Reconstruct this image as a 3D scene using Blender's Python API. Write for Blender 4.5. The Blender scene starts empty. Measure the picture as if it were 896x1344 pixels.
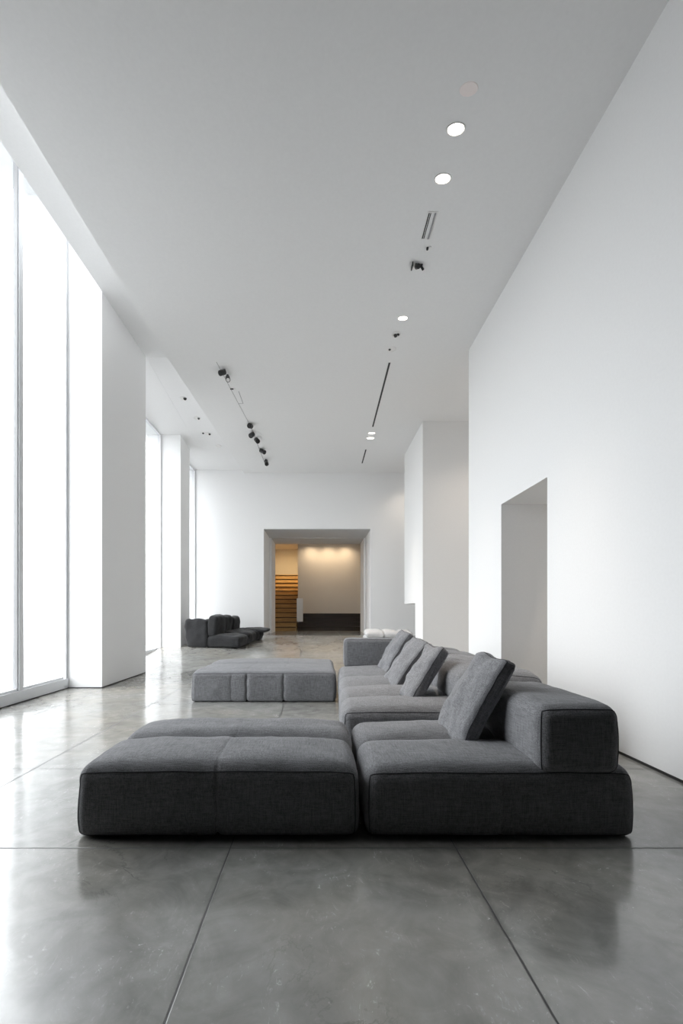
import bpy, bmesh, math, random
from mathutils import Vector, Matrix, noise

C = bpy.context.scene.collection
SC = bpy.context.scene
PI = math.pi
F, H0, CX, CY = 563.0, 1.3, 418.0, 804.0      # focal length (px), eye height (m), vanishing point (px of the 896x1344 frame)

# ------------------------------------------------------------------ camera
cam_data = bpy.data.cameras.new('camera'); cam = bpy.data.objects.new('camera', cam_data); C.objects.link(cam)
cam.location = (0, 0, H0); cam.rotation_euler = (PI / 2, 0, 0)
cam_data.sensor_fit = 'HORIZONTAL'; cam_data.sensor_width = 36.0
cam_data.lens = 36.0 * F / 896.0
cam_data.shift_x = (448 - CX) / 896.0
cam_data.shift_y = (CY - 672) / 896.0
cam_data.clip_end = 200
SC.camera = cam

# ------------------------------------------------------------------ world, exposure
world = bpy.data.worlds.new('overcast_sky'); SC.world = world; world.use_nodes = True
wn = world.node_tree; wn.nodes.clear()
wo = wn.nodes.new('ShaderNodeOutputWorld'); wb = wn.nodes.new('ShaderNodeBackground')
wb.inputs['Color'].default_value = (1.0, 0.995, 1.0, 1); wb.inputs['Strength'].default_value = 1.0
wt = wn.nodes.new('ShaderNodeTexCoord'); wsx = wn.nodes.new('ShaderNodeSeparateXYZ'); wr_ = wn.nodes.new('ShaderNodeMapRange')
wr_.inputs['From Min'].default_value = -0.12; wr_.inputs['From Max'].default_value = 0.10      # pale paving below the horizon, bright overcast above
wr_.inputs['To Min'].default_value = 1.15; wr_.inputs['To Max'].default_value = 5.2; wr_.interpolation_type = 'SMOOTHSTEP'
wn.links.new(wt.outputs['Generated'], wsx.inputs[0]); wn.links.new(wsx.outputs['Z'], wr_.inputs['Value']); wz_ = wn.nodes.new('ShaderNodeMapRange'); wz_.inputs['From Min'].default_value = 0.1; wz_.inputs['From Max'].default_value = 0.8
wz_.inputs['To Min'].default_value = 0.82; wz_.inputs['To Max'].default_value = 1.45; wn.links.new(wsx.outputs['Z'], wz_.inputs['Value'])
wm_ = wn.nodes.new('ShaderNodeMath'); wm_.operation = 'MULTIPLY'; wn.links.new(wr_.outputs[0], wm_.inputs[0]); wn.links.new(wz_.outputs[0], wm_.inputs[1])
wn.links.new(wm_.outputs[0], wb.inputs['Strength'])
wn.links.new(wb.outputs[0], wo.inputs[0])
SC.view_settings.view_transform = 'Standard'; SC.view_settings.look = 'None'
SC.view_settings.gamma = 1.0; SC.view_settings.exposure = 0.34
SC.view_settings.use_curve_mapping = False
SC.cycles.max_bounces = 14; SC.cycles.diffuse_bounces = 8; SC.cycles.glossy_bounces = 6
SC.cycles.transparent_max_bounces = 12
SC.cycles.use_denoising = True
SC.cycles.sample_clamp_indirect = 8.0

def portal(name, loc, sz, sy):                 # sky portals in the window openings
    l = bpy.data.lights.new(name, 'AREA'); l.shape = 'RECTANGLE'; l.size = sz; l.size_y = sy
    l.cycles.is_portal = True
    o = bpy.data.objects.new(name, l); C.objects.link(o); o.location = loc; o.rotation_euler = (0, -PI / 2, 0)
WIN_Y0 = 2.6
portal('sky_portal', (-4.52, (WIN_Y0 + 7.39) / 2, 4.25), 8.5, 7.39 - WIN_Y0)
portal('sky_portal', (-4.78, (9.3 + 12.53) / 2, 3.5), 6.9, 3.2)
portal('sky_portal', (-4.48, 14.15, 3.5), 6.4, 1.5)

# ------------------------------------------------------------------ materials
def mat(name, color, rough=0.6, metal=0.0, bump=None, spec=0.5, sheen=0.0, emit=None, estr=0.0):
    m = bpy.data.materials.new(name); m.use_nodes = True
    nt = m.node_tree; b = nt.nodes['Principled BSDF']
    b.inputs['Base Color'].default_value = (*color, 1); b.inputs['Roughness'].default_value = rough
    b.inputs['Metallic'].default_value = metal; b.inputs['Specular IOR Level'].default_value = spec
    b.inputs['Sheen Weight'].default_value = sheen
    if emit:
        b.inputs['Emission Color'].default_value = (*emit, 1); b.inputs['Emission Strength'].default_value = estr
    # slight procedural variation on every material
    tc = nt.nodes.new('ShaderNodeTexCoord'); n = nt.nodes.new('ShaderNodeTexNoise')
    n.inputs['Scale'].default_value = (bump or (6, 0))[0]; n.inputs['Detail'].default_value = 5
    nt.links.new(tc.outputs['Object'], n.inputs['Vector'])
    mx = nt.nodes.new('ShaderNodeMix'); mx.data_type = 'RGBA'
    mx.inputs['A'].default_value = (*[c * 0.97 for c in color], 1); mx.inputs['B'].default_value = (*[min(1, c * 1.03) for c in color], 1)
    nt.links.new(n.outputs['Fac'], mx.inputs['Factor']); nt.links.new(mx.outputs['Result'], b.inputs['Base Color'])
    if bump and bump[1]:
        bp = nt.nodes.new('ShaderNodeBump'); bp.inputs['Strength'].default_value = bump[1]; bp.inputs['Distance'].default_value = 0.01
        nt.links.new(n.outputs['Fac'], bp.inputs['Height']); nt.links.new(bp.outputs[0], b.inputs['Normal'])
    return m

M = {}
M['wall'] = mat('white_paint', (0.90, 0.90, 0.90), 0.75, bump=(40, 0.03))
M['ceiling'] = mat('ceiling_paint', (0.86, 0.86, 0.86), 0.85, bump=(30, 0.02))
M['frame'] = mat('white_aluminium', (0.74, 0.75, 0.77), 0.35, bump=(8, 0.0))
M['rear'] = mat('dark_light_absorber', (0.03, 0.03, 0.03), 0.8)  # near-black for the unseen surfaces added to soak up light
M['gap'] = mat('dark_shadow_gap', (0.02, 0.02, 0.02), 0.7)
M['black'] = mat('black_metal', (0.012, 0.012, 0.013), 0.35)
M['whitemetal'] = mat('white_metal', (0.85, 0.84, 0.83), 0.4)
M['grey_trim'] = mat('grey_metal', (0.35, 0.35, 0.36), 0.4)
M['warmwall'] = mat('cream_plaster', (0.74, 0.70, 0.64), 0.85, bump=(2.2, 0.5))
M['disc'] = mat('pinkish_plaster', (0.97, 0.89, 0.87), 0.7)
M['lens'] = mat('lamp_lens', (1, 0.95, 0.9), 0.4, emit=(1.0, 0.90, 0.80), estr=7.0)
M['lens_dim'] = mat('reflector_glass', (0.9, 0.88, 0.85), 0.3, emit=(1.0, 0.93, 0.86), estr=0.9)
M['portal_soffit'] = mat('grey_plaster', (0.58, 0.585, 0.59), 0.7, bump=(3, 0.3))

def glass():
    m = bpy.data.materials.new('window_glass'); m.use_nodes = True; nt = m.node_tree; nt.nodes.clear()
    o = nt.nodes.new('ShaderNodeOutputMaterial'); t = nt.nodes.new('ShaderNodeBsdfTransparent'); g = nt.nodes.new('ShaderNodeBsdfGlossy')
    g.inputs['Roughness'].default_value = 0.02; t.inputs['Color'].default_value = (0.95, 0.97, 0.98, 1)
    f = nt.nodes.new('ShaderNodeLayerWeight'); f.inputs['Blend'].default_value = 0.5
    pw = nt.nodes.new('ShaderNodeMath'); pw.operation = 'POWER'; pw.inputs[1].default_value = 4.0; nt.links.new(f.outputs['Facing'], pw.inputs[0])
    ml = nt.nodes.new('ShaderNodeMath'); ml.operation = 'MULTIPLY_ADD'; ml.inputs[1].default_value = 0.5; ml.inputs[2].default_value = 0.02; nt.links.new(pw.outputs[0], ml.inputs[0])
    mx = nt.nodes.new('ShaderNodeMixShader'); nt.links.new(ml.outputs[0], mx.inputs[0]); nt.links.new(t.outputs[0], mx.inputs[1])
    nt.links.new(g.outputs[0], mx.inputs[2]); nt.links.new(mx.outputs[0], o.inputs[0]); return m
M['glass'] = glass()

def fabric(name, color, light):
    m = bpy.data.materials.new(name); m.use_nodes = True; nt = m.node_tree; b = nt.nodes['Principled BSDF']
    b.inputs['Roughness'].default_value = 0.92; b.inputs['Specular IOR Level'].default_value = 0.25
    b.inputs['Sheen Weight'].default_value = 0.15; b.inputs['Sheen Roughness'].default_value = 0.45
    tc = nt.nodes.new('ShaderNodeTexCoord')
    outs = []
    for sc in ((12, 240, 240), (240, 12, 240), (240, 240, 12)):       # warp and weft threads
        mp = nt.nodes.new('ShaderNodeMapping'); mp.inputs['Scale'].default_value = sc
        n = nt.nodes.new('ShaderNodeTexNoise'); n.inputs['Scale'].default_value = 1.0; n.inputs['Detail'].default_value = 1
        nt.links.new(tc.outputs['Object'], mp.inputs[0]); nt.links.new(mp.outputs[0], n.inputs['Vector']); outs.append(n.outputs['Fac'])
    ad0 = nt.nodes.new('ShaderNodeMath'); ad0.operation = 'ADD'; nt.links.new(outs[0], ad0.inputs[0]); nt.links.new(outs[1], ad0.inputs[1])
    ad = nt.nodes.new('ShaderNodeMath'); ad.operation = 'ADD'; nt.links.new(ad0.outputs[0], ad.inputs[0]); nt.links.new(outs[2], ad.inputs[1])
    big = nt.nodes.new('ShaderNodeTexNoise'); big.inputs['Scale'].default_value = 3.0; big.inputs['Detail'].default_value = 4
    nt.links.new(tc.outputs['Object'], big.inputs['Vector'])
    mul = nt.nodes.new('ShaderNodeMath'); mul.operation = 'MULTIPLY_ADD'; mul.inputs[1].default_value = 0.12
    nt.links.new(big.outputs['Fac'], mul.inputs[0]); nt.links.new(ad.outputs[0], mul.inputs[2])
    cr = nt.nodes.new('ShaderNodeMapRange'); cr.inputs['From Min'].default_value = 1.22; cr.inputs['From Max'].default_value = 1.90
    nt.links.new(mul.outputs[0], cr.inputs['Value'])
    mx = nt.nodes.new('ShaderNodeMix'); mx.data_type = 'RGBA'; mx.inputs['A'].default_value = (*color, 1); mx.inputs['B'].default_value = (*light, 1)
    nt.links.new(cr.outputs[0], mx.inputs['Factor']); nt.links.new(mx.outputs['Result'], b.inputs['Base Color'])
    bp = nt.nodes.new('ShaderNodeBump'); bp.inputs['Strength'].default_value = 0.25; bp.inputs['Distance'].default_value = 0.004
    nt.links.new(ad.outputs[0], bp.inputs['Height']); nt.links.new(bp.outputs[0], b.inputs['Normal'])
    return m
M['fabric'] = fabric('charcoal_linen', (0.125, 0.126, 0.134), (0.285, 0.287, 0.300))
M['fabric_dark'] = fabric('dark_cotton', (0.017, 0.017, 0.018), (0.034, 0.034, 0.036))
M['piping'] = mat('charcoal_piping', (0.045, 0.046, 0.050), 0.9)
M['fabric_white'] = fabric('white_linen', (0.46, 0.46, 0.47), (0.60, 0.60, 0.60))

SEAM_Y = [-3.85, -2.6, -1.36, -0.12, 1.13, 2.368, 3.57, 4.83, 6.10, 7.35, 8.6, 9.85, 11.1, 12.35, 13.6]
SEAM_X = [-3.62, -2.365, -0.488, 0.757, 4.0]
def concrete():
    m = bpy.data.materials.new('polished_concrete'); m.use_nodes = True; nt = m.node_tree; b = nt.nodes['Principled BSDF']
    N, L = nt.nodes.new, nt.links.new
    tc = N('ShaderNodeTexCoord'); sep = N('ShaderNodeSeparateXYZ'); L(tc.outputs['Object'], sep.inputs[0])
    def noise_(scale, detail, dist=0.0, vec=None, rough=0.6):
        n = N('ShaderNodeTexNoise'); n.inputs['Scale'].default_value = scale; n.inputs['Detail'].default_value = detail
        n.inputs['Distortion'].default_value = dist; n.inputs['Roughness'].default_value = rough
        L(vec or tc.outputs['Object'], n.inputs['Vector']); return n.outputs['Fac']
    def math_(op, a, b_=None, c=None):
        n = N('ShaderNodeMath'); n.operation = op
        for i, v in enumerate((a, b_, c)):
            if v is None: continue
            if isinstance(v, (int, float)): n.inputs[i].default_value = v
            else: L(v, n.inputs[i])
        return n.outputs[0]
    def rng(v, a, b_, c=0.0, d=1.0):
        n = N('ShaderNodeMapRange'); n.inputs['From Min'].default_value = a; n.inputs['From Max'].default_value = b_
        n.inputs['To Min'].default_value = c; n.inputs['To Max'].default_value = d; L(v, n.inputs['Value']); return n.outputs[0]
    big = noise_(0.9, 6, 0.6); mid = noise_(4.0, 8, 1.2); fine = noise_(38, 6, 0.4)
    mp = N('ShaderNodeMapping'); mp.inputs['Scale'].default_value = (2.6, 3.4, 1); L(tc.outputs['Object'], mp.inputs[0])
    streak = noise_(1.0, 7, 2.0, mp.outputs[0])
    mp2 = N('ShaderNodeMapping'); mp2.inputs['Scale'].default_value = (13.0, 6.0, 1); mp2.inputs['Rotation'].default_value = (0, 0, 0.9); L(tc.outputs['Object'], mp2.inputs[0])
    scratch = rng(noise_(1.6, 9, 3.0, mp2.outputs[0], 0.75), 0.56, 0.68)
    # pale efflorescence marks, gathered where the mid noise is high
    mark = math_('MULTIPLY', scratch, rng(mid, 0.47, 0.60))
    vor = N('ShaderNodeTexVoronoi'); vor.inputs['Scale'].default_value = 9; L(tc.outputs['Object'], vor.inputs['Vector'])
    pits = rng(vor.outputs['Distance'], 0.012, 0.03, 1.0, 0.0)
    tone = math_('MULTIPLY_ADD', streak, 0.40, math_('MULTIPLY_ADD', big, 0.45, math_('MULTIPLY', mid, 0.30)))
    ramp = N('ShaderNodeValToRGB'); e = ramp.color_ramp.elements
    e[0].position = 0.38; e[0].color = (0.16, 0.160, 0.150, 1); e[1].position = 0.78; e[1].color = (0.42, 0.420, 0.400, 1)
    L(tone, ramp.inputs[0])
    # thin wandering veins and small pale flecks
    vein_n = noise_(1.3, 8, 1.6, None, 0.65)
    vein = rng(math_('ABSOLUTE', math_('SUBTRACT', vein_n, 0.5)), 0.0, 0.010, 1.0, 0.0)
    vein = math_('MULTIPLY', vein, rng(noise_(1.1, 3), 0.5, 0.62))
    fleck = math_('MULTIPLY', rng(noise_(55, 4, 0.8), 0.64, 0.72), rng(noise_(2.2, 4), 0.48, 0.62))
    mark = math_('MINIMUM', math_('ADD', mark, fleck), 1.0)
    m1 = N('ShaderNodeMix'); m1.data_type = 'RGBA'; m1.inputs['B'].default_value = (0.55, 0.55, 0.53, 1)
    L(math_('MULTIPLY', mark, 0.75), m1.inputs['Factor']); L(ramp.outputs[0], m1.inputs['A'])
    warm = N('ShaderNodeMix'); warm.data_type = 'RGBA'; warm.blend_type = 'MULTIPLY'; warm.inputs['B'].default_value = (1.06, 1.0, 0.92, 1)
    L(rng(noise_(0.5, 3), 0.45, 0.65), warm.inputs['Factor']); L(m1.outputs['Result'], warm.inputs['A'])
    m1 = warm
    # saw-cut joints
    wob = math_('MULTIPLY', math_('SUBTRACT', noise_(7, 3), 0.5), 0.006)
    d = None
    for v, lst in ((sep.outputs['X'], SEAM_X), (sep.outputs['Y'], SEAM_Y)):
        vv = math_('ADD', v, wob)
        for s in lst:
            k = math_('ABSOLUTE', math_('SUBTRACT', vv, s))
            d = k if d is None else math_('MINIMUM', d, k)
    seam = rng(d, 0.0030, 0.0062, 1.0, 0.0)
    halo = math_('MULTIPLY', rng(d, 0.004, 0.03, 1.0, 0.0), rng(mid, 0.45, 0.6))
    m2 = N('ShaderNodeMix'); m2.data_type = 'RGBA'; m2.inputs['B'].default_value = (0.09, 0.09, 0.085, 1)
    L(math_('MAXIMUM', math_('MULTIPLY', halo, 0.45), math_('MULTIPLY', vein, 0.5)), m2.inputs['Factor']); L(m1.outputs['Result'], m2.inputs['A'])
    m3 = N('ShaderNodeMix'); m3.data_type = 'RGBA'; m3.inputs['B'].default_value = (0.012, 0.012, 0.012, 1)
    L(math_('MAXIMUM', math_('MULTIPLY', seam, 0.92), math_('MULTIPLY', pits, 0.0)), m3.inputs['Factor']); L(m2.outputs['Result'], m3.inputs['A'])
    L(m3.outputs['Result'], b.inputs['Base Color'])
    r = math_('ADD', rng(big, 0.35, 0.7, 0.13, 0.21), math_('MULTIPLY', rng(streak, 0.4, 0.7), 0.05))
    r = math_('ADD', r, math_('MULTIPLY', mark, 0.15)); r = math_('ADD', r, math_('MULTIPLY', seam, 0.5))
    L(r, b.inputs['Roughness'])
    b.inputs['IOR'].default_value = 2.1
    mp3 = N('ShaderNodeMapping'); mp3.inputs['Scale'].default_value = (1.2, 1.8, 1); L(tc.outputs['Object'], mp3.inputs[0])
    und = noise_(1.4, 2, 0.3, mp3.outputs[0])
    hgt = math_('ADD', math_('MULTIPLY', und, 1.0), math_('MULTIPLY', fine, 0.012)); hgt = math_('SUBTRACT', hgt, math_('MULTIPLY', seam, 0.25))
    bp = N('ShaderNodeBump'); bp.inputs['Strength'].default_value = 0.5; bp.inputs['Distance'].default_value = 0.008
    L(hgt, bp.inputs['Height']); L(bp.outputs[0], b.inputs['Normal'])
    return m
M['floor'] = concrete()

def wood(name, c1, c2, rough=0.45):
    m = bpy.data.materials.new(name); m.use_nodes = True; nt = m.node_tree; b = nt.nodes['Principled BSDF']
    N, L = nt.nodes.new, nt.links.new
    tc = N('ShaderNodeTexCoord'); mp = N('ShaderNodeMapping'); mp.inputs['Scale'].default_value = (1.2, 14, 14); L(tc.outputs['Object'], mp.inputs[0])
    n = N('ShaderNodeTexNoise'); n.inputs['Scale'].default_value = 1.5; n.inputs['Detail'].default_value = 6; n.inputs['Distortion'].default_value = 1.0
    L(mp.outputs[0], n.inputs['Vector'])
    r = N('ShaderNodeValToRGB'); e = r.color_ramp.elements; e[0].position = 0.3; e[0].color = (*c1, 1); e[1].position = 0.7; e[1].color = (*c2, 1)
    L(n.outputs['Fac'], r.inputs[0]); L(r.outputs[0], b.inputs['Base Color']); b.inputs['Roughness'].default_value = rough
    return m
M['oak'] = wood('golden_oak', (0.34, 0.20, 0.075), (0.62, 0.41, 0.18))
M['darkwood'] = wood('dark_walnut', (0.018, 0.011, 0.008), (0.045, 0.028, 0.018))

# ------------------------------------------------------------------ helpers
def obj(name, bm_or_me, material, parent=None, smooth=False, auto=None):
    if isinstance(bm_or_me, bmesh.types.BMesh):
        bmesh.ops.recalc_face_normals(bm_or_me, faces=bm_or_me.faces)
        me = bpy.data.meshes.new(name); bm_or_me.to_mesh(me); bm_or_me.free()
    else: me = bm_or_me
    o = bpy.data.objects.new(name, me); C.objects.link(o)
    me.materials.append(material)
    if smooth:
        for p in me.polygons: p.use_smooth = True
    if parent is not None: o.parent = parent
    return o
def tag(o, label, cat, group=None):
    o['label'] = label; o['category'] = cat
    if group: o['group'] = group
    return o
def thing(name, label, cat, loc=(0, 0, 0), rot=(0, 0, 0), group=None):
    o = bpy.data.objects.new(name, None); C.objects.link(o); o.empty_display_size = 0.1
    o.location = loc; o.rotation_euler = rot
    return tag(o, label, cat, group)
def box(bm, x0, x1, y0, y1, z0, z1):
    vs = [bm.verts.new(p) for p in ((x0, y0, z0), (x1, y0, z0), (x1, y1, z0), (x0, y1, z0), (x0, y0, z1), (x1, y0, z1), (x1, y1, z1), (x0, y1, z1))]
    for f in ((0, 3, 2, 1), (4, 5, 6, 7), (0, 1, 5, 4), (1, 2, 6, 5), (2, 3, 7, 6), (3, 0, 4, 7)): bm.faces.new([vs[i] for i in f])
    return vs
def boxes(*bs):
    bm = bmesh.new()
    for b in bs: box(bm, *b)
    return bm
def prism(pts, ax, a0, a1):
    """closed prism: 2-D outline extruded along axis ax"""
    bm = bmesh.new()
    def P(p, a): return (a, p[0], p[1]) if ax == 0 else ((p[0], a, p[1]) if ax == 1 else (p[0], p[1], a))
    A = [bm.verts.new(P(p, a0)) for p in pts]; B = [bm.verts.new(P(p, a1)) for p in pts]
    bm.faces.new(A); bm.faces.new(B[::-1])
    for i in range(len(pts)): bm.faces.new((A[i], A[(i + 1) % len(pts)], B[(i + 1) % len(pts)], B[i]))
    return bm
def struct(name, bm, m, parent=None):
    o = obj(name, bm, m, parent)
    if parent is None: o['kind'] = 'structure'
    return o
def cyl(bm, p0, p1, r0, r1=None, n=24, cap=True):
    r1 = r0 if r1 is None else r1
    p0, p1 = Vector(p0), Vector(p1); d = (p1 - p0).normalized()
    a = d.orthogonal().normalized(); b = d.cross(a)
    A = [bm.verts.new(p0 + (a * math.cos(t) + b * math.sin(t)) * r0) for t in (2 * PI * i / n for i in range(n))]
    B = [bm.verts.new(p1 + (a * math.cos(t) + b * math.sin(t)) * r1) for t in (2 * PI * i / n for i in range(n))]
    for i in range(n): bm.faces.new((A[i], A[(i + 1) % n], B[(i + 1) % n], B[i]))
    if cap: bm.faces.new(A[::-1]); bm.faces.new(B)
def lathe(profile, n=32):
    """profile of (r, z) points, closed ring when r>0"""
    bm = bmesh.new(); rings = []
    for r, z in profile: rings.append([bm.verts.new((r * math.cos(2 * PI * i / n), r * math.sin(2 * PI * i / n), z)) for i in range(n)])
    for k in range(len(profile)):
        A, B = rings[k], rings[(k + 1) % len(profile)]
        for i in range(n): bm.faces.new((A[i], A[(i + 1) % n], B[(i + 1) % n], B[i]))
    return bm
def tube_mesh(name, paths, r, n=6):
    bm = bmesh.new()
    for pts, closed in paths:
        rings = []; N = len(pts); prev = None
        for i in range(N):
            a = pts[(i - 1) % N] if (closed or i > 0) else pts[i]; b = pts[(i + 1) % N] if (closed or i < N - 1) else pts[i]
            t = (b - a).normalized()
            u = (prev - t * prev.dot(t)) if prev is not None else t.orthogonal()
            u.normalize(); prev = u; w = t.cross(u)
            rings.append([bm.verts.new(pts[i] + (u * math.cos(2 * PI * k / n) + w * math.sin(2 * PI * k / n)) * r) for k in range(n)])
        for i in range(N if closed else N - 1):
            A, B = rings[i], rings[(i + 1) % N]
            off = 0
            if closed and i == N - 1:
                off = min(range(n), key=lambda q: (A[0].co - B[q].co).length)
            for k in range(n): bm.faces.new((A[k], A[(k + 1) % n], B[(k + 1 + off) % n], B[(k + off) % n]))
        if not closed: bm.faces.new(rings[0][::-1]); bm.faces.new(rings[-1])
    return bm
def px(x, y, Y):                                  # picture point at depth Y -> world x, z
    return ((x - CX) / F * Y, H0 + (CY - y) / F * Y)

# ------------------------------------------------------------------ soft upholstery
class Soft:
    """A puffed, stitched box. Base at z=0, centred in x and y."""
    def __init__(s, size, r=0.07, xs=(-1, 1), ys=(-1, 1), wx=0.0, wy=0.0, top=0.04, side=0.02, bottom=0.0, creases=(), wr=0.004, wf=3.0, pinch=0.0, p=3.5, seed=0, rz=None, sag=0.0, ctop=0.3, rb=1.0):
        s.ctop = ctop; s.rb = rb
        s.size = size; s.h = [size[0] / 2, size[1] / 2, size[2] / 2]; s.r = r; s.xs = xs; s.ys = ys; s.wx = wx; s.wy = wy
        s.top, s.side, s.bottom, s.creases, s.wr, s.wf, s.pinch, s.p, s.seed, s.sag = top, side, bottom, creases, wr, wf, pinch, p, seed, sag
        s.rv = (r, r, rz or r)
    def seg(s, t, b, w):
        for i in range(len(b) - 1):
            if t <= b[i + 1] or i == len(b) - 2:
                u = (t - (b[i] + b[i + 1]) / 2) / ((b[i + 1] - b[i]) / 2); break
        u = min(1.0, abs(u)); inner = (0 < i or t > (b[0] + b[1]) / 2) and (i < len(b) - 2 or t < (b[-1] + b[-2]) / 2)
        k = w if inner else 0.55
        return 1 - k * u ** s.p
    def map(s, q):
        h = s.h; t0 = min(1.0, max(0.0, (q[2] / h[2] + 1) / 0.9)); t0 = t0 * t0 * (3 - 2 * t0)
        kb = s.rb + (1 - s.rb) * t0
        rv = (s.rv[0] * (0.5 + 0.5 * kb), s.rv[1] * kb, s.rv[2] * (s.rb if q[2] < 0 else 1))
        inner = []
        for i in range(3):
            lim = h[i] - s.rv[i]; a = abs(q[i]); sg = 1 if q[i] >= 0 else -1
            l2 = h[i] - rv[i]
            if a <= lim: inner.append((q[i] * l2 / lim, 0.0, sg))
            else: inner.append((sg * l2, (a - lim) / s.rv[i], sg))
        d = Vector([inner[i][1] * inner[i][2] for i in range(3)]); inner = [e[0] for e in inner]
        if d.length < 1e-6: n = Vector((0, 0, 1)); d = Vector((0, 0, 0))
        else: n = d.normalized()
        pos = Vector([inner[i] + n[i] * rv[i] for i in range(3)])
        tx, ty, tz = pos[0] / h[0], pos[1] / h[1], pos[2] / h[2]
        fx, fy = s.seg(tx, s.xs, s.wx), s.seg(ty, s.ys, s.wy); fz = 1 - abs(tz) ** 2.5
        off = s.top * max(n[2], 0) * fx * fy + s.bottom * max(-n[2], 0) * fx * fy
        off += s.side * (abs(n[0]) * fy * fz + abs(n[1]) * fx * fz)
        for ax, c, w, dep, zr in s.creases:
            if zr and not (zr[0] <= tz <= zr[1]): continue
            cc = c + 0.006 * math.sin(7 * tz + 5 * (ty if ax == 0 else tx) + s.seed)
            off -= dep * math.exp(-(((tx if ax == 0 else ty) - cc) * h[ax] / w) ** 2) * (1 - 0.5 * abs(n[ax])) * (1 - (1 - s.ctop) * max(n[2], 0))
        v = pos * s.wf + Vector((s.seed * 3.7, s.seed * 1.3, 0))
        off += s.wr * (noise.noise(v) + 0.5 * noise.noise(v * 2.3)) * (1 if n[2] > -0.5 else 0.2)
        out = pos + n * off
        if s.pinch:
            out.x *= 1 - s.pinch * (1 - ty * ty); out.y *= 1 - s.pinch * (1 - tx * tx)
        if s.sag: out.z -= s.sag * (1 - min(1, abs(tx)) ** 2) * max(0, (tz + 1) / 2)
        out.z += h[2]
        return out
    def coords(s, ax, step):
        h, r = s.h[ax], s.rv[ax]; k = 6
        c = [-h + r * (1 - math.cos(PI / 2 * i / k)) if 0 else -(h - r) - r * math.tan(PI / 4 * (k - i) / k) for i in range(k)]
        m = max(2, int((2 * (h - r)) / step)); c += [-(h - r) + 2 * (h - r) * i / m for i in range(m + 1)]
        c += [(h - r) + r * math.tan(PI / 4 * (i + 1) / k) for i in range(k)]
        b = (s.xs, s.ys, ())[ax]
        for t in list(b[1:-1]) + [q[1] for q in s.creases if q[0] == ax]:
            for dd in (-0.02, -0.01, -0.004, 0, 0.004, 0.01, 0.02):
                v = t * h + dd
                if all(abs(v - e) > 0.0015 for e in c): c.append(v)
        return sorted(c)
    def build(s, name, material, parent, step=0.03):
        X, Y, Z = (s.coords(i, step) for i in range(3)); bm = bmesh.new(); cache = {}
        def V(i, j, k):
            if (i, j, k) not in cache: cache[(i, j, k)] = bm.verts.new(s.map((X[i], Y[j], Z[k])))
            return cache[(i, j, k)]
        nx, ny, nz = len(X) - 1, len(Y) - 1, len(Z) - 1
        for i in range(nx):
            for j in range(ny):
                bm.faces.new((V(i, j, nz), V(i + 1, j, nz), V(i + 1, j + 1, nz), V(i, j + 1, nz)))
                bm.faces.new((V(i, j, 0), V(i, j + 1, 0), V(i + 1, j + 1, 0), V(i + 1, j, 0)))
        for i in range(nx):
            for k in range(nz):
                bm.faces.new((V(i, 0, k), V(i + 1, 0, k), V(i + 1, 0, k + 1), V(i, 0, k + 1)))
                bm.faces.new((V(i, ny, k), V(i, ny, k + 1), V(i + 1, ny, k + 1), V(i + 1, ny, k)))
        for j in range(ny):
            for k in range(nz):
                bm.faces.new((V(0, j, k), V(0, j, k + 1), V(0, j + 1, k + 1), V(0, j + 1, k)))
                bm.faces.new((V(nx, j, k), V(nx, j + 1, k), V(nx, j + 1, k + 1), V(nx, j, k + 1)))
        o = obj(name, bm, material, parent, smooth=True); s.o = o
        return o
    def edge(s, a, b, n=60):
        """points along a cube edge between corner sign triples"""
        out = []
        for i in range(n + 1):
            t = i / n; out.append(s.map([s.h[k] * (a[k] + (b[k] - a[k]) * t) for k in range(3)]))
        return out
    def loop(s, corners, n=60):
        pts = []
        for i in range(len(corners)): pts += s.edge(corners[i], corners[(i + 1) % len(corners)], n)[:-1]
        return pts
    def piping(s, name, parent, material, loops, r=0.0035):
        for l, c in loops: o = obj(name, tube_mesh(name, [(s.loop(l), True)], r), material, parent, smooth=True)
        return o
FRONT = [(-1, -1, -1), (1, -1, -1), (1, -1, 1), (-1, -1, 1)]
BACK = [(-1, 1, -1), (1, 1, -1), (1, 1, 1), (-1, 1, 1)]
LEFT = [(-1, -1, -1), (-1, 1, -1), (-1, 1, 1), (-1, -1, 1)]
TOP = [(-1, -1, 1), (1, -1, 1), (1, 1, 1), (-1, 1, 1)]

# ================================================================== SETTING
ZC = 6.15
RX = 2.774
YB = 14.9
def fz(Y):
    if Y < 8.9: return 0.0
    if Y < 9.7: return 0.0893 * (Y - 8.9) ** 2 / 1.6
    return 0.0893 * (min(Y, YB) - 9.3)
ys = [-9.0, 8.9] + [8.9 + 0.1 * i for i in range(1, 9)] + [YB, 23.5]
bm = prism([(y, fz(y)) for y in ys] + [(23.5, -0.3), (-9.0, -0.3)], 0, -5.2, 6.5)
struct('floor', bm, M['floor'])

# ceilings
def ex(Y):                                        # left edge of the low main ceiling
    return -2.92 if Y < 4 else (-2.92 + 0.03 * (Y - 4) / 3.8 if Y < 7.8 else -2.89 + 0.31 * (Y - 7.8) / 7.04)
pts = [(ex(y), y) for y in (-9.0, 4, 7.8, YB)] + [(6.5, YB), (6.5, -9.0)]
struct('ceiling', prism(pts, 2, ZC, 7.9), M['ceiling'])
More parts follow.
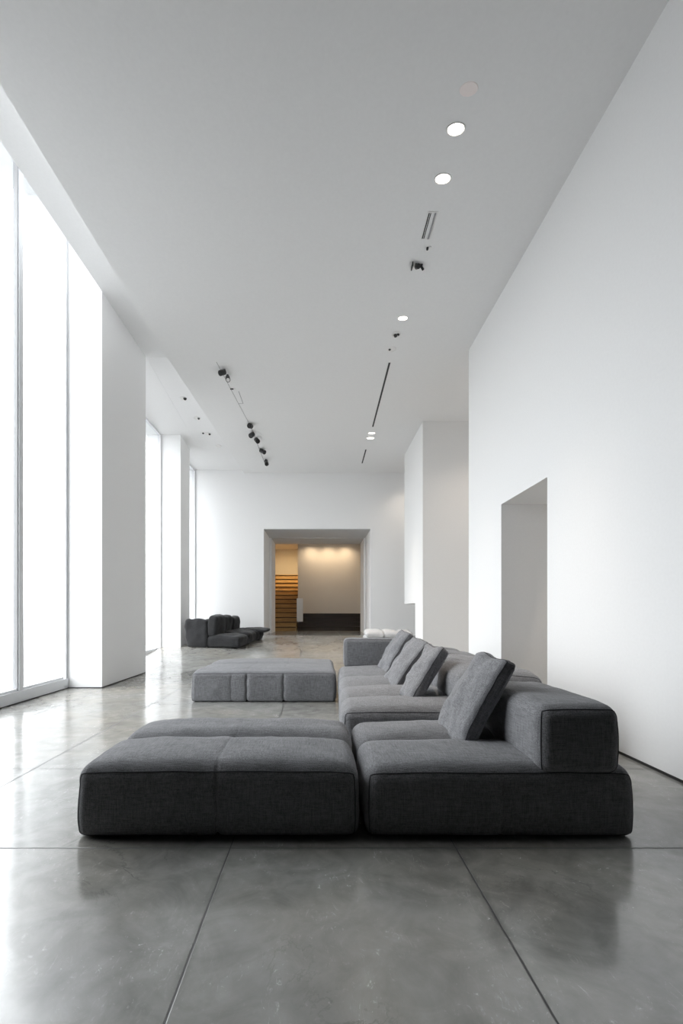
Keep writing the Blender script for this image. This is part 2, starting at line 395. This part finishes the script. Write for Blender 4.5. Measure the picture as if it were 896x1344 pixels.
# higher window-bay ceiling: level, then falling towards the back wall
bm = prism([(-9.0, 6.83), (9.3, 6.83), (YB, 6.25), (YB, 8.7), (-9.0, 8.7)], 0, -3.73, -2.5)
struct('ceiling_bay', bm, M['ceiling'])
bm = prism([(9.26, 6.83), (YB, 6.25), (YB, 8.7), (9.26, 8.7)], 0, -5.2, -3.73)
struct('ceiling_alcove', bm, M['ceiling'])
struct('ceiling_pocket', boxes((-5.2, -3.73, -9.0, 9.26, 8.5, 8.7)), M['ceiling'])

struct('ceiling_light_block', boxes((-3.73, RX, -9.0, 2.5, 5.6, 6.16)), M['rear'])  # added dark liner, out of view, keeps light off the sofa fronts
struct('wall_light_block_right', boxes((RX - 0.3, RX + .02, -9.0, 2.3, 0, 5.6)), M['rear'])  # right side of the added liner, blocks bounce light
struct('wall_light_block_left', boxes((-3.74, -3.45, -9.0, 2.5, 0, 5.6)), M['rear'])  # left side of the added liner, blocks bounce light
# right wall with its deep doorway
T = 3.75
struct('wall_right', boxes((RX, T, -9.0, 5.206, -0.2, 6.3), (RX, T, 6.52, 7.93, -0.2, 6.3), (RX, T, 5.206, 6.52, 2.945, 6.3)), M['wall'])
struct('wall_outer', boxes((6.3, 6.5, -9.0, YB, -0.3, 6.3)), M['wall'])
# pier beyond the recess with its overhanging upper part
struct('wall_pier', boxes((2.64, 6.3, 10.88, 11.72, -0.2, 6.3), (2.64, 6.3, 11.72, 13.2, 1.56, 6.3)), M['wall'])
# unseen wall behind the camera, dark to keep light off the sofa fronts
struct('wall_rear', boxes((-5.2, 6.5, -9.2, -9.0, -0.3, 7.9)), M['rear'])
# left side solid wall behind the camera, pillars
struct('wall_left', boxes((-5.2, -3.73, -9.0, WIN_Y0, -0.3, 8.6)), M['wall'])
struct('wall_left_pillar', boxes((-5.0, -3.73, 7.39, 9.26, -0.2, 8.6)), M['wall'])
struct('wall_left_pillar_far', boxes((-5.0, -4.03, 12.53, 13.4, -0.2, 7.0)), M['wall'])
# back wall with the portal to the next room
struct('wall_back', boxes((-5.2, -1.905, YB, 18, -0.3, 7.9), (1.80, 6.5, YB, 18, -0.3, 7.9), (-1.905, 1.80, YB, 18, 4.21, 7.9)), M['wall'])
struct('trim_1', boxes((-1.905, -1.82, 16.6, 18.0, 0.5, 4.21), (1.75, 1.80, 16.6, 18.0, 0.5, 4.21), (-1.82, 1.75, 16.6, 18.0, 4.19, 4.215)), M['wall'])
struct('trim_2', boxes((-1.905, 1.80, YB + .01, 16.6, 4.195, 4.215), (-1.82, 1.75, 16.6, 17.99, 4.175, 4.19)), M['portal_soffit'])
# shade of the recessed gaps at the wall feet, painted as dark strips
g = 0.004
struct('gap_shade_right', boxes((RX - g, RX + .01, 2.3, 5.206, 0, 0.022), (RX - g, RX + .01, 6.52, 7.93, 0, 0.022)), M['gap'])
struct('gap_shade_left', boxes((-3.74, -3.73 + g, 7.39, 9.26, 0, 0.018), (-4.33, -3.73, 7.39 - g, 7.41, 0, 0.014)), M['gap'])

# ------------------------------------------------------------------ windows
def window(name, X, y0, y1, z0, z1, mull, rail=0.17):
    d = 0.10
    r = struct(name, boxes((X - 0.07, X + 0.03, y0, y1, z0 + 0.014, z0 + rail), (X - 0.07, X + 0.01, y0, y0 + 0.05, z0, z1), (X - 0.07, X + 0.01, y1 - 0.05, y1, z0, z1), (X - 0.07, X + 0.0, y0, y1, z1 - 0.06, z1)), M['frame'])
    obj('sill_gap', boxes((X - 0.07, X + 0.015, y0, y1, z0 - 0.02, z0 + 0.014)), M['gap'], r)
    for y in mull:
        m_ = obj('mullion', boxes((X - 0.05, X + 0.022, y - 0.045, y + 0.045, z0 + 0.014, z1)), M['frame'], r)
        obj('gasket', boxes((X - 0.055, X + 0.006, y - 0.062, y - 0.045, z0 + rail, z1), (X - 0.055, X + 0.006, y + 0.045, y + 0.062, z0 + rail, z1)), M['grey_trim'], m_)
    e = [y0 + 0.05] + list(mull) + [y1 - 0.05]
    for a, b in zip(e[:-1], e[1:]):
        p = obj('window_pane', boxes((X - 0.035, X - 0.025, a + 0.04, b - 0.04, z0 + rail - .01, z1 - 0.05)), M['glass'], r)
        obj('inner_ledge', boxes((X - 0.025, X - 0.0, a + 0.045, b - 0.045, z0 + rail, z0 + rail + 0.035)), M['frame'], r)
    return r
window('window_1', -4.33, WIN_Y0, 7.385, 0.0, 8.5, (3.8, 5.0, 6.22))
window('window_2', -4.60, 9.27, 12.525, 0.11, 6.52, (10.6,), 0.14)
window('window_3', -4.29, 13.41, 14.89, 0.40, 6.26, ())

# ------------------------------------------------------------------ the room beyond
struct('wall_beyond_back', boxes((-5.2, -0.98, 22.6, 23.5, 0, 6)), M['warmwall'])
struct('wall_beyond_centre', boxes((-0.96, 5, 19.9, 23.5, 0, 6)), M['warmwall'])
struct('wall_beyond_left', boxes((-2.9, -2.7, 18, 23.5, 0, 6)), M['warmwall'])
struct('wall_beyond_right', boxes((2.6, 2.8, 18, 20, 0, 6)), M['warmwall'])
struct('ceiling_beyond', boxes((-2.9, 2.8, 18, 23.5, 4.62, 6)), M['warmwall'])
st = thing('wooden_staircase', 'golden wooden staircase climbing beyond the lit doorway in the end wall', 'staircase', (-1.85, 18.6, 0.5))
for i in range(13):
    y = i * 0.27; z = i * 0.21
    sp = obj('step', boxes((-0.84, 0.87, y + .05, y + 0.30, z, z + 0.185)), M['oak'], st)
    obj('nosing_shade', boxes((-0.84, 0.87, y + .035, y + 0.06, z + 0.145, z + 0.18)), M['gap'], sp)  # dark strip standing in for the shade under the nosing
    obj('tread', boxes((-0.84, 0.87, y - .01, y + 0.30, z + 0.18, z + 0.21)), M['oak'], sp)
bn = thing('tiered_bench', 'low dark wooden tiered bench below the warm lit wall beyond the doorway', 'bench', (0.8, 18.7, 0.5))
for i in range(4):
    t_ = obj('tier', boxes((-1.72 + 0.02 * i, 1.75, i * 0.29 + .02, 1.18, i * 0.19, i * 0.19 + 0.165)), M['darkwood'], bn)
    obj('seat_board', boxes((-1.73 + 0.02 * i, 1.75, i * 0.29, 1.18, i * 0.19 + 0.163, i * 0.19 + 0.19)), M['darkwood'], t_)
pl = obj('plinth', boxes((-0.97, -0.70, 19.0, 19.25, 0.90, 1.93)), M['wall'])
tag(pl, 'small white plinth at the end of the dark bench beside the stairs', 'plinth')

def light(name, typ, loc, rot, energy, color, parent=None, **k):
    l = bpy.data.lights.new(name, typ); l.energy = energy; l.color = color
    for a, v in k.items(): setattr(l, a, v)
    o = bpy.data.objects.new(name, l); C.objects.link(o); o.location = loc; o.rotation_euler = rot
    if parent: o.parent = parent
    return o
WARM = (1.0, 0.76, 0.50)
for i, (x, lab) in enumerate(((-0.35, 'leftmost white ceiling washer over the warm wall beyond the doorway'), (0.45, 'middle white ceiling washer over the warm wall beyond the doorway'), (1.25, 'rightmost white ceiling washer over the warm wall beyond the doorway'))):
    w = thing('wall_washer', lab, 'light', (x, 19.38, 4.62), group='wall washers beyond the doorway')
    obj('housing', boxes((-0.16, 0.16, -0.06, 0.06, -0.08, 0.0)), M['whitemetal'], w)
    obj('lens', boxes((-0.14, 0.14, -0.04, 0.04, -0.086, -0.078)), M['lens_dim'], w)
    light('washer_lamp', 'SPOT', (0, 0, -0.12), (math.radians(16), 0, 0), 38, WARM, w, spot_size=2.3, spot_blend=1.0, shadow_soft_size=0.08)
w = thing('stair_light', 'small ceiling light above the wooden stairs beyond the doorway', 'light', (-1.5, 19.9, 4.62))
obj('housing', lathe([(0.001, 0), (0.10, 0), (0.10, -0.05), (0.001, -0.05)]), M['whitemetal'], w)
obj('lens', lathe([(0.001, -0.05), (0.08, -0.05), (0.08, -0.06), (0.001, -0.06)]), M['lens_dim'], w)
light('stair_lamp', 'SPOT', (0, 0, -0.1), (math.radians(48), 0, 0), 230, (1.0, 0.72, 0.38), w, spot_size=1.7, spot_blend=1.0, shadow_soft_size=0.10)

# ================================================================== SOFA
SM = M['fabric']
def plinth(parent, w, d, cx=0, cy=0, z=0.0):
    for sx in (-1, 1):
        for sy in (-1, 1):
            bm = bmesh.new(); x, y = cx + sx * (w / 2 - 0.16), cy + sy * (d / 2 - 0.14)
            cyl(bm, (x, y, z), (x, y, z + 0.05), 0.035, 0.04, 16); obj('foot', bm, M['black'], parent)

# near chaise
ch = thing('chaise_ottoman', 'wide charcoal linen ottoman nearest the camera on the left, tufted across its top', 'ottoman', (-0.588, 3.0, 0))
plinth(ch, 1.62, 1.08)
s = Soft((1.615, 1.06, 0.380), 0.075, rb=0.62, xs=(-1, 1), ys=(-1, 0.10, 1), wy=1.0, top=0.075, side=0.025,
         ctop=0.22, creases=((0, 0.0, 0.013, 0.016, None), (0, -0.52, 0.02, 0.003, (-1, 0.8))), wr=0.009, wf=4.5, p=4.5, seed=1)
b = s.build('cushion_body', SM, ch, 0.022); b.location = (0, 0, 0.002)
s.piping('piping', b, M['piping'], [(FRONT, True), (BACK, True)])

# near seat module with its backrest block
m1 = thing('sofa_module', 'charcoal linen sofa seat nearest the camera with a low boxy backrest at its right', 'sofa', (1.05, 3.0, 0))
plinth(m1, 1.56, 1.08)
s = Soft((1.54, 1.06, 0.375), 0.075, rb=0.62, ys=(-1, 0.10, 1), wy=0.9, top=0.060, side=0.022,
         creases=((0, 0.0, 0.012, 0.005, (-1, 0.9)),), wr=0.008, wf=4.0, p=4.5, seed=2)
b = s.build('seat', SM, m1, 0.022); b.location = (0, 0, 0.002)
s.piping('piping', b, M['piping'], [(FRONT, True)])
s = Soft((0.465, 0.92, 0.395), 0.07, top=0.025, side=0.018, wr=0.006, wf=5, seed=3)
b = s.build('backrest', SM, m1, 0.02); b.location = (0.45, -0.082, 0.358)
s.piping('piping', b, M['piping'], [(FRONT, True), (BACK, True)])

# long run behind
m2 = thing('long_sofa', 'long charcoal linen sofa run behind the near seat, channel tufted with puffy back cushions', 'sofa', (1.205, 5.36, 0), (0, 0, math.radians(-2.0)))
L2 = 3.10; y0 = 3.80
def ty(Y): return ((Y - y0) / L2) * 2 - 1
plinth(m2, 1.80, L2)
s = Soft((1.82, L2, 0.40), 0.085, ys=(-1, ty(4.42), ty(5.07), ty(5.83), 1), wy=1.0, top=0.075, side=0.025, wr=0.006, wf=4.0, p=2.6, seed=4)
b = s.build('seat', SM, m2, 0.028); b.location = (-0.02, 0, 0.012)
s.piping('piping', b, M['piping'], [(FRONT, True)])
for i, (a, bb) in enumerate(((3.84, 4.66), (4.67, 5.40), (5.41, 6.15), (6.16, 6.62))):
    w_ = 0.74
    s = Soft((w_, bb - a, 0.36), 0.11, top=0.035, side=0.035, wr=0.012, wf=4.5, seed=5 + i, p=2.2)
    b = s.build('back_cushion', SM, m2, 0.025); b.location = (0.47, (a + bb) / 2 - 5.36, 0.40)
    b.rotation_euler = (0, math.radians(4), 0)
    s.piping('piping', b, M['piping'], [(FRONT, True)], 0.003)
s = Soft((1.25, 0.30, 0.46), 0.06, top=0.012, side=0.012, wr=0.005, wf=4, seed=12)
b = s.build('armrest', SM, m2, 0.025); b.location = (-0.225, 6.93 - 5.36, 0.42)
s.piping('piping', b, M['piping'], [(FRONT, True)], 0.003)

# far chaise
ch2 = thing('chaise_ottoman', 'charcoal linen ottoman farther back on the left, with three vertical tucks on its front', 'ottoman', (-0.80, 7.10, 0))
plinth(ch2, 2.1, 1.7)
s = Soft((2.09, 1.76, 0.42), 0.06, rb=0.7, ys=(-1, 0.15, 1), wy=0.75, top=0.045, side=0.018,
         ctop=0.15, creases=((0, -0.235, 0.016, 0.026, None), (0, 0.275, 0.016, 0.026, None), (0, -0.45, 0.02, 0.008, None)), wr=0.010, wf=3.5, p=3.0, seed=20)
b = s.build('cushion_body', SM, ch2, 0.028); b.location = (0, 0, 0.002)
s.piping('piping', b, M['piping'], [(FRONT, True)])

# throw cushions
def cushion(bl, br, tr, tl, label, seed, w=0.56, hgt=0.58, th=0.07):
    """corner points of the visible face: bottom far, bottom near, top near, top far"""
    bl, br, tr, tl = map(Vector, (bl, br, tr, tl))
    e1 = ((br - bl) + (tr - tl)); up = ((tl - bl) + (tr - br)); ww, hh = e1.length / 2, up.length / 2
    e1.normalize(); up = (up - e1 * up.dot(e1)).normalized(); n = e1.cross(up)
    if n.x > 0: n = -n; 
    e1 = up.cross(n)
    c = (bl + br + tr + tl) / 4 - n * (th / 2 + 0.03)
    r = thing('throw_cushion', label, 'cushion', (0, 0, 0), group='charcoal throw cushions on the sofas')
    r.matrix_world = Matrix((e1, up, n)).transposed().to_4x4(); r.location = c
    s = Soft((ww, hh, th), 0.030, top=0.075, bottom=0.03, side=0.006, wr=0.030, wf=4.6, pinch=0.08, p=2.0, seed=seed)
    b = s.build('cover', SM, r, 0.02); b.location = (0, 0, -th / 2)
    s.piping('piping', b, M['piping'], [(TOP, True)], 0.0035)
    return r
def P3(x, y, Y): a = px(x, y, Y); return (a[0], Y, a[1])
cushion(P3(572, 954, 3.38), P3(603, 985, 2.84), P3(656, 867, 2.90), P3(620, 849, 3.42), 'large charcoal throw cushion leaning on the nearest backrest block', 31)
cushion(P3(520, 911, 4.56), P3(538, 921, 4.12), P3(576, 850, 4.20), P3(558, 843, 4.68), 'charcoal throw cushion second from the camera, on the long sofa', 32)
cushion(P3(504, 892, 5.50), P3(515, 904, 4.98), P3(557, 843, 5.08), P3(537, 831, 5.62), 'charcoal throw cushion third from the camera, crumpled near its middle', 33)
cushion(P3(495, 875, 6.45), P3(505, 886, 5.96), P3(534, 830, 6.05), P3(522, 824, 6.55), 'charcoal throw cushion farthest from the camera, beside the dark armrest', 34)

# ------------------------------------------------------------------ small dark sofa by the far windows
SL = math.atan(0.0893)
sx0, sy0 = -3.18, 12.62
ls = thing('lounge_sofa', 'small dark slouchy low sofa standing by the far windows near the end wall', 'sofa')
ls.matrix_world = Matrix.Rotation(SL, 4, 'X') @ Matrix.Rotation(math.radians(-13), 4, 'Z'); ls.location = (-3.36, 12.42, fz(12.48))
DK = M['fabric_dark']
def slump(name, size, loc, seed, r=0.08, rot=0.0, wr=0.03, top=0.03):
    s = Soft(size, r, top=top, side=0.035, wr=wr, wf=3.4, seed=seed, p=2.4)
    b = s.build(name, DK, ls, 0.035); b.location = loc; b.rotation_euler = (0, rot, 0); return s
slump('armrest', (0.66, 0.22, 0.80), (-0.20, 0.11, -0.01), 61, wr=0.035)
for i, (y, l_) in enumerate(((0.02, 0.70), (0.74, 0.66), (1.42, 0.62))):
    slump('seat', (1.02 if i == 0 else 0.98, l_, 0.30), (0.62, y + l_ / 2, 0.03), 62 + i, 0.07, top=0.05, wr=0.035)
    if i: slump('backrest', (0.30, l_, 0.72 - 0.07 * i), (-0.30, y + l_ / 2, 0.03), 66 + i, wr=0.035)
    slump('back_cushion', (0.26, l_ - 0.06, 0.60 - 0.08 * i), (0.16 if i else 0.26, y + l_ / 2, 0.30), 70 + i, rot=math.radians(5), wr=0.022)
slump('end_table_pad', (0.72, 0.50, 0.09), (0.98, 1.80, 0.27), 75, 0.04, wr=0.02)
slump('end_block', (0.50, 0.46, 0.28), (0.86, 1.80, 0.0), 76, 0.06)

# white lounge behind the armrest
wl = thing('white_lounge', 'low white cushioned daybed far behind the sofa armrest', 'daybed', (0, 0, 0))
wl.matrix_world = Matrix.Rotation(SL, 4, 'X'); wl.location = (1.95, 12.2, fz(12.2))
s = Soft((1.25, 0.9, 0.36), 0.06, top=0.02, side=0.03, wr=0.02, wf=3, seed=51); b = s.build('seat', M['fabric_white'], wl, 0.04)
for i, (x, w_) in enumerate(((-0.38, 0.46), (0.08, 0.42), (0.46, 0.34))):
    s = Soft((w_, 0.7, 0.14), 0.06, top=0.04, side=0.02, wr=0.03, wf=4, seed=52 + i, p=2); b = s.build('pad', M['fabric_white'], wl, 0.04); b.location = (x, 0, 0.37)

# ================================================================== CEILING FITTINGS
def at_ceiling(x, y, z=ZC):
    Y = F * (z - H0) / (CY - y); return ((x - CX) / F * Y, Y, z)
def bay_point(x, y):
    Y = (5.53 + 0.1036 * 9.3) / ((CY - y) / F + 0.1036); return ((x - CX) / F * Y, Y, 6.83 - 0.1036 * (Y - 9.3))
def downlight(p, label, lit=True, r=0.085, power=200, group='lit downlights in the main ceiling', name='downlight', tilt=0, cone=0.95):
    t = thing(name, label, 'ceiling light', p, (tilt, 0, 0), group)
    obj('trim', lathe([(r, 0.0), (r + 0.014, 0.0), (r + 0.012, -0.006), (r, -0.006)], 40), M['whitemetal'], t, True)
    obj('reflector', lathe([(0.001, 0.004), (r * .93, 0.004), (r * .93, -0.002), (0.001, -0.002)], 40), M['lens' if lit else 'lens_dim'], t)
    t.scale = (1, 0.66, 1)
    if lit:
        obj('lamp_rim', lathe([(r * 0.72, -0.002), (r * 0.80, -0.002), (r * 0.78, -0.005), (r * 0.74, -0.005)], 32), M['whitemetal'], t)
        light('downlight_lamp', 'SPOT', (0, 0, -0.02), (0, 0, 0), power, (1.0, 0.86, 0.72), t, spot_size=cone, spot_blend=1.0, shadow_soft_size=0.05)
    return t
downlight(at_ceiling(598, 169.5), 'lit round downlight nearest the camera, above the sofa')
downlight(at_ceiling(581, 234.5), 'lit round downlight just before the ceiling air vent')
downlight(at_ceiling(528.5, 417.5), 'lit round downlight between the dark twin spots and the unlit fittings', r=0.075)
downlight(at_ceiling(487.5, 568.5), 'lit round downlight at the far end of the long black ceiling slot', r=0.09)
downlight(at_ceiling(486, 575), 'lit round downlight paired behind another beyond the long black slot', r=0.10)
p = at_ceiling(615, 117)
t = tag(obj('blank_cover', lathe([(0.001, 0), (0.085, 0), (0.08, -0.003), (0.001, -0.005)], 40), M['disc'], None), 'faint pinkish round cover in the ceiling, in line with the downlights', 'ceiling cover'); t.location = p; t.scale = (1, 0.7, 1)
# recess washers giving the warm glow in the far corners
downlight((3.95, 9.75, ZC), 'lit downlight hidden in the recess behind the right wall', power=120, cone=2.2, group='lit downlights in side recesses')
downlight((3.05, 14.25, ZC), 'lit downlight hidden behind the overhanging pier at the end wall', power=70, cone=2.2, group='lit downlights in side recesses')

downlight((4.6, 5.9, ZC), 'added unseen downlight in the side corridor, brightening the doorway jamb', power=330, cone=2.4, group='lit downlights in side recesses')  # added lamp, out of view, fills the doorway jamb with light

def unlit(p, label, parts, group='unlit recessed fittings'):
    t = thing('recessed_spot', label, 'ceiling light', p, group=group)
    obj('trim', lathe([(0.06, 0.0), (0.085, 0.0), (0.082, -0.006), (0.06, -0.006)], 32), M['whitemetal'], t, True)
    obj('recess_disc', lathe([(0.001, 0.004), (0.06, 0.004), (0.06, -0.002), (0.001, -0.002)], 32), M['whitemetal'], t)
    bm = bmesh.new()
    for (x, y, l, r) in parts: cyl(bm, (x, y, 0.0), (x + 0.01, y - 0.01, -l), r)
    obj('lamp_head', bm, M['black'], t, False)
    return t
unlit(at_ceiling(520, 439), 'unlit recessed spot with dark head, just past the third lit downlight', [(-0.02, 0.01, 0.03, 0.028), (0.025, -0.01, 0.02, 0.018)])
unlit(at_ceiling(514, 458.5), 'unlit recessed spot next to the near end of the long black slot', [(-0.045, 0.0, 0.012, 0.02)])
bx_, by_, bz_ = at_ceiling(562, 325)
t = thing('ceiling_sensor', 'tiny black sensor on the ceiling between the vent and the twin spots', 'sensor', (bx_, by_, bz_))
bm = bmesh.new(); cyl(bm, (-0.012, 0, 0.003), (-0.014, 0, -0.028), 0.014); obj('sensor_head', bm, M['black'], t)
bm = bmesh.new(); cyl(bm, (0.018, 0, 0.003), (0.018, 0, -0.008), 0.022); obj('mount', bm, M['whitemetal'], t)

def spot_head(t, off, aim, l=0.11, r=0.036, white_tip=False):
    off = Vector(off); d = Vector(aim).normalized()
    bm = bmesh.new(); cyl(bm, off, off + d * l, r, r * 1.05, 24)
    h = obj('spot_head', bm, M['black'], t)
    bm = bmesh.new(); cyl(bm, off + d * (l - 0.001), off + d * (l + 0.006), r * 0.8, r * 0.8, 24)
    obj('lens', bm, M['black' if not white_tip else 'whitemetal'], h)
    bm = bmesh.new(); cyl(bm, (off.x, off.y, 0.004), (off.x, off.y, off.z), 0.008, 0.008, 10); box(bm, off.x - 0.02, off.x + 0.02, off.y - 0.02, off.y + 0.02, -0.012, 0.004)
    obj('stem', bm, M['black'], t)
p = at_ceiling(546.5, 347)
t = thing('twin_spotlight', 'black twin adjustable spotlight on the ceiling beyond the air vent', 'spotlight', p)
spot_head(t, (0.0, 0, -0.035), (0.2, -0.8, -0.5), 0.07, 0.030); spot_head(t, (0.065, 0.01, -0.02), (0.6, 0.3, -0.6), 0.05, 0.016)
bm = bmesh.new(); box(bm, -0.07, -0.055, -0.05, 0.05, -0.05, 0.0); obj('bracket', bm, M['black'], t)
bm = bmesh.new(); box(bm, -0.06, 0.11, 0.03, 0.09, -0.006, 0.003); obj('mount_plate', bm, M['whitemetal'], t)

# air vent
a, b_ = at_ceiling(567, 279), at_ceiling(557, 313)
t = thing('ceiling_vent', 'narrow white slotted air vent in the ceiling beyond the second lit downlight', 'vent', (1.385, (a[1] + b_[1]) / 2, ZC))
ln = (b_[1] - a[1]) / 2
obj('vent_frame', boxes((-0.062, 0.062, -ln - .015, -ln, -0.006, 0.003), (-0.062, 0.062, ln, ln + .015, -0.006, 0.003), (-0.062, -0.055, -ln, ln, -0.006, 0.003), (0.05, 0.062, -ln, ln, -0.006, 0.003)), M['whitemetal'], t)
obj('vent_plate', boxes((-0.055, 0.05, -ln, ln, -0.002, 0.003)), M['ceiling'], t)
for x0, x1 in ((-0.050, -0.036), (-0.028, -0.018)): obj('slot', boxes((x0, x1, -ln, ln, -0.004, 0.0)), M['gap'], t)
obj('deflector', boxes((0.022, 0.04, -ln, ln, -0.012, 0.0)), M['grey_trim'], t)

# black linear slots
def slot(xa, ya, xb, yb, wd, label, m_='gap', name='ceiling_slot', dz=0.003):
    A, B = Vector(at_ceiling(xa, ya)), Vector(at_ceiling(xb, yb)); c = (A + B) / 2; d = B - A
    t = thing(name, label, 'ceiling slot', (c.x, c.y, ZC), (0, 0, math.atan2(-d.x, d.y)))
    L = d.length / 2
    obj('channel', boxes((-wd / 2, wd / 2, -L, L, -dz, 0.003)), M[m_], t)
    obj('edge_trim', boxes((-wd / 2 - .006, -wd / 2, -L - .006, L + .006, -dz - .002, 0.003), (wd / 2, wd / 2 + .006, -L - .006, L + .006, -dz - .002, 0.003)), M['grey_trim'] if m_ == 'gap' else M['whitemetal'], t)
    return t
slot(511, 476, 489, 560, 0.030, 'long thin black slot in the ceiling over the middle of the room')
slot(480, 590, 475, 608, 0.030, 'short thin black slot in the ceiling nearest the end wall')
slot(284, 475, 329, 560, 0.012, 'hairline grey track in the ceiling on the left, nearer part', 'grey_trim', 'ceiling_track', 0.002)
slot(329.5, 561, 347, 607, 0.018, 'hairline grey track in the ceiling on the left, farther part', 'grey_trim', 'ceiling_track', 0.002)
for i, (x, y, aim, r, l, lab) in enumerate((
        (294.5, 485, (-0.5, -0.6, -0.5), 0.050, 0.13, 'black track spotlight nearest the camera on the left ceiling track'),
        (298.5, 492, (0.2, -0.6, -0.7), 0.045, 0.13, 'black track spotlight with a white tip, second on the left ceiling track'),
        (329.5, 557, (-0.3, -0.8, -0.2), 0.062, 0.10, 'black track spotlight first in the farther cluster of the left track'),
        (332, 567.5, (-0.3, -0.6, -0.5), 0.062, 0.14, 'black track spotlight second in the farther cluster of the left track'),
        (336, 574.5, (0.4, -0.7, -0.6), 0.060, 0.16, 'black track spotlight third in the farther cluster of the left track'),
        (342, 589, (0.7, -0.5, -0.5), 0.060, 0.18, 'black track spotlight fourth in the farther cluster, turned to the right'),
        (349, 603, (0.2, -0.6, -0.8), 0.060, 0.18, 'black track spotlight nearest the end wall on the left track'))):
    p = at_ceiling(x, y); t = thing('track_spotlight', lab, 'spotlight', p, group='black track spotlights on the left of the ceiling')
    spot_head(t, (0, 0, -0.05), aim, l, r, i == 1)
A, B = at_ceiling(308, 513.5), at_ceiling(314, 529.5)
t = thing('access_panel', 'small outlined rectangular panel beside the left ceiling track', 'panel', ((A[0] + B[0]) / 2 + .03, (A[1] + B[1]) / 2, ZC), (0, 0, math.atan2(-(B[0] - A[0]), B[1] - A[1])))
L = (B[1] - A[1]) / 2
obj('panel_plate', boxes((-0.05, 0.05, -L, L, -0.003, 0.003)), M['ceiling'], t)
obj('panel_edge', boxes((0.05, 0.062, -L, L, -0.005, 0.003), (-0.05, 0.062, L - .012, L + 0.0, -0.005, 0.003)), M['grey_trim'], t)
p = at_ceiling(305, 510)
t = thing('ceiling_clip', 'tiny dark clip on the ceiling between the track spotlights and the panel', 'clip', p)
obj('clip_arm', boxes((-0.05, 0.02, -0.01, 0.01, -0.02, 0.003)), M['black'], t); obj('clip_tip', boxes((0.02, 0.06, 0.0, 0.02, -0.012, 0.003)), M['whitemetal'], t)

TB = -math.atan(0.1036)
def bay(x, y, label, kind):
    p = bay_point(x, y); t = thing('bay_downlight', label, 'ceiling light', p, (TB, 0, 0), group='round downlights in the window bay ceiling')
    r = 0.075
    obj('trim', lathe([(r * .8, 0.0), (r + 0.012, 0.0), (r + 0.01, -0.008), (r * .8, -0.008)], 32), M['whitemetal'], t, True)
    obj('reflector', lathe([(0.001, 0.004), (r * .8, 0.004), (r * .8, -0.003), (0.001, -0.003)], 32), M['whitemetal'], t)
    if kind:
        bm = bmesh.new(); cyl(bm, (0.045, -0.01, 0), (0.05, -0.02, -0.03), 0.035 * kind, 0.03 * kind); obj('lamp_head', bm, M['black'], t)
    return t
bay(240.5, 523, 'nearest downlight in the window bay ceiling, with a dark tilted lamp', 1.2)
bay(258.5, 549, 'second downlight from the camera in the window bay ceiling', 0.8)
bay(273, 569.5, 'third downlight from the camera in the window bay ceiling', 0.9)
bay(287, 585.5, 'farthest downlight in the window bay ceiling, plain white', 0)
p = bay_point(266.5, 568.5)
t = tag(obj('bay_sensor', lathe([(0.001, 0.003), (0.03, 0.003), (0.025, -0.02), (0.001, -0.02)], 16), M['black'], None), 'tiny dark sensor beside the third window bay downlight', 'sensor'); t.location = p
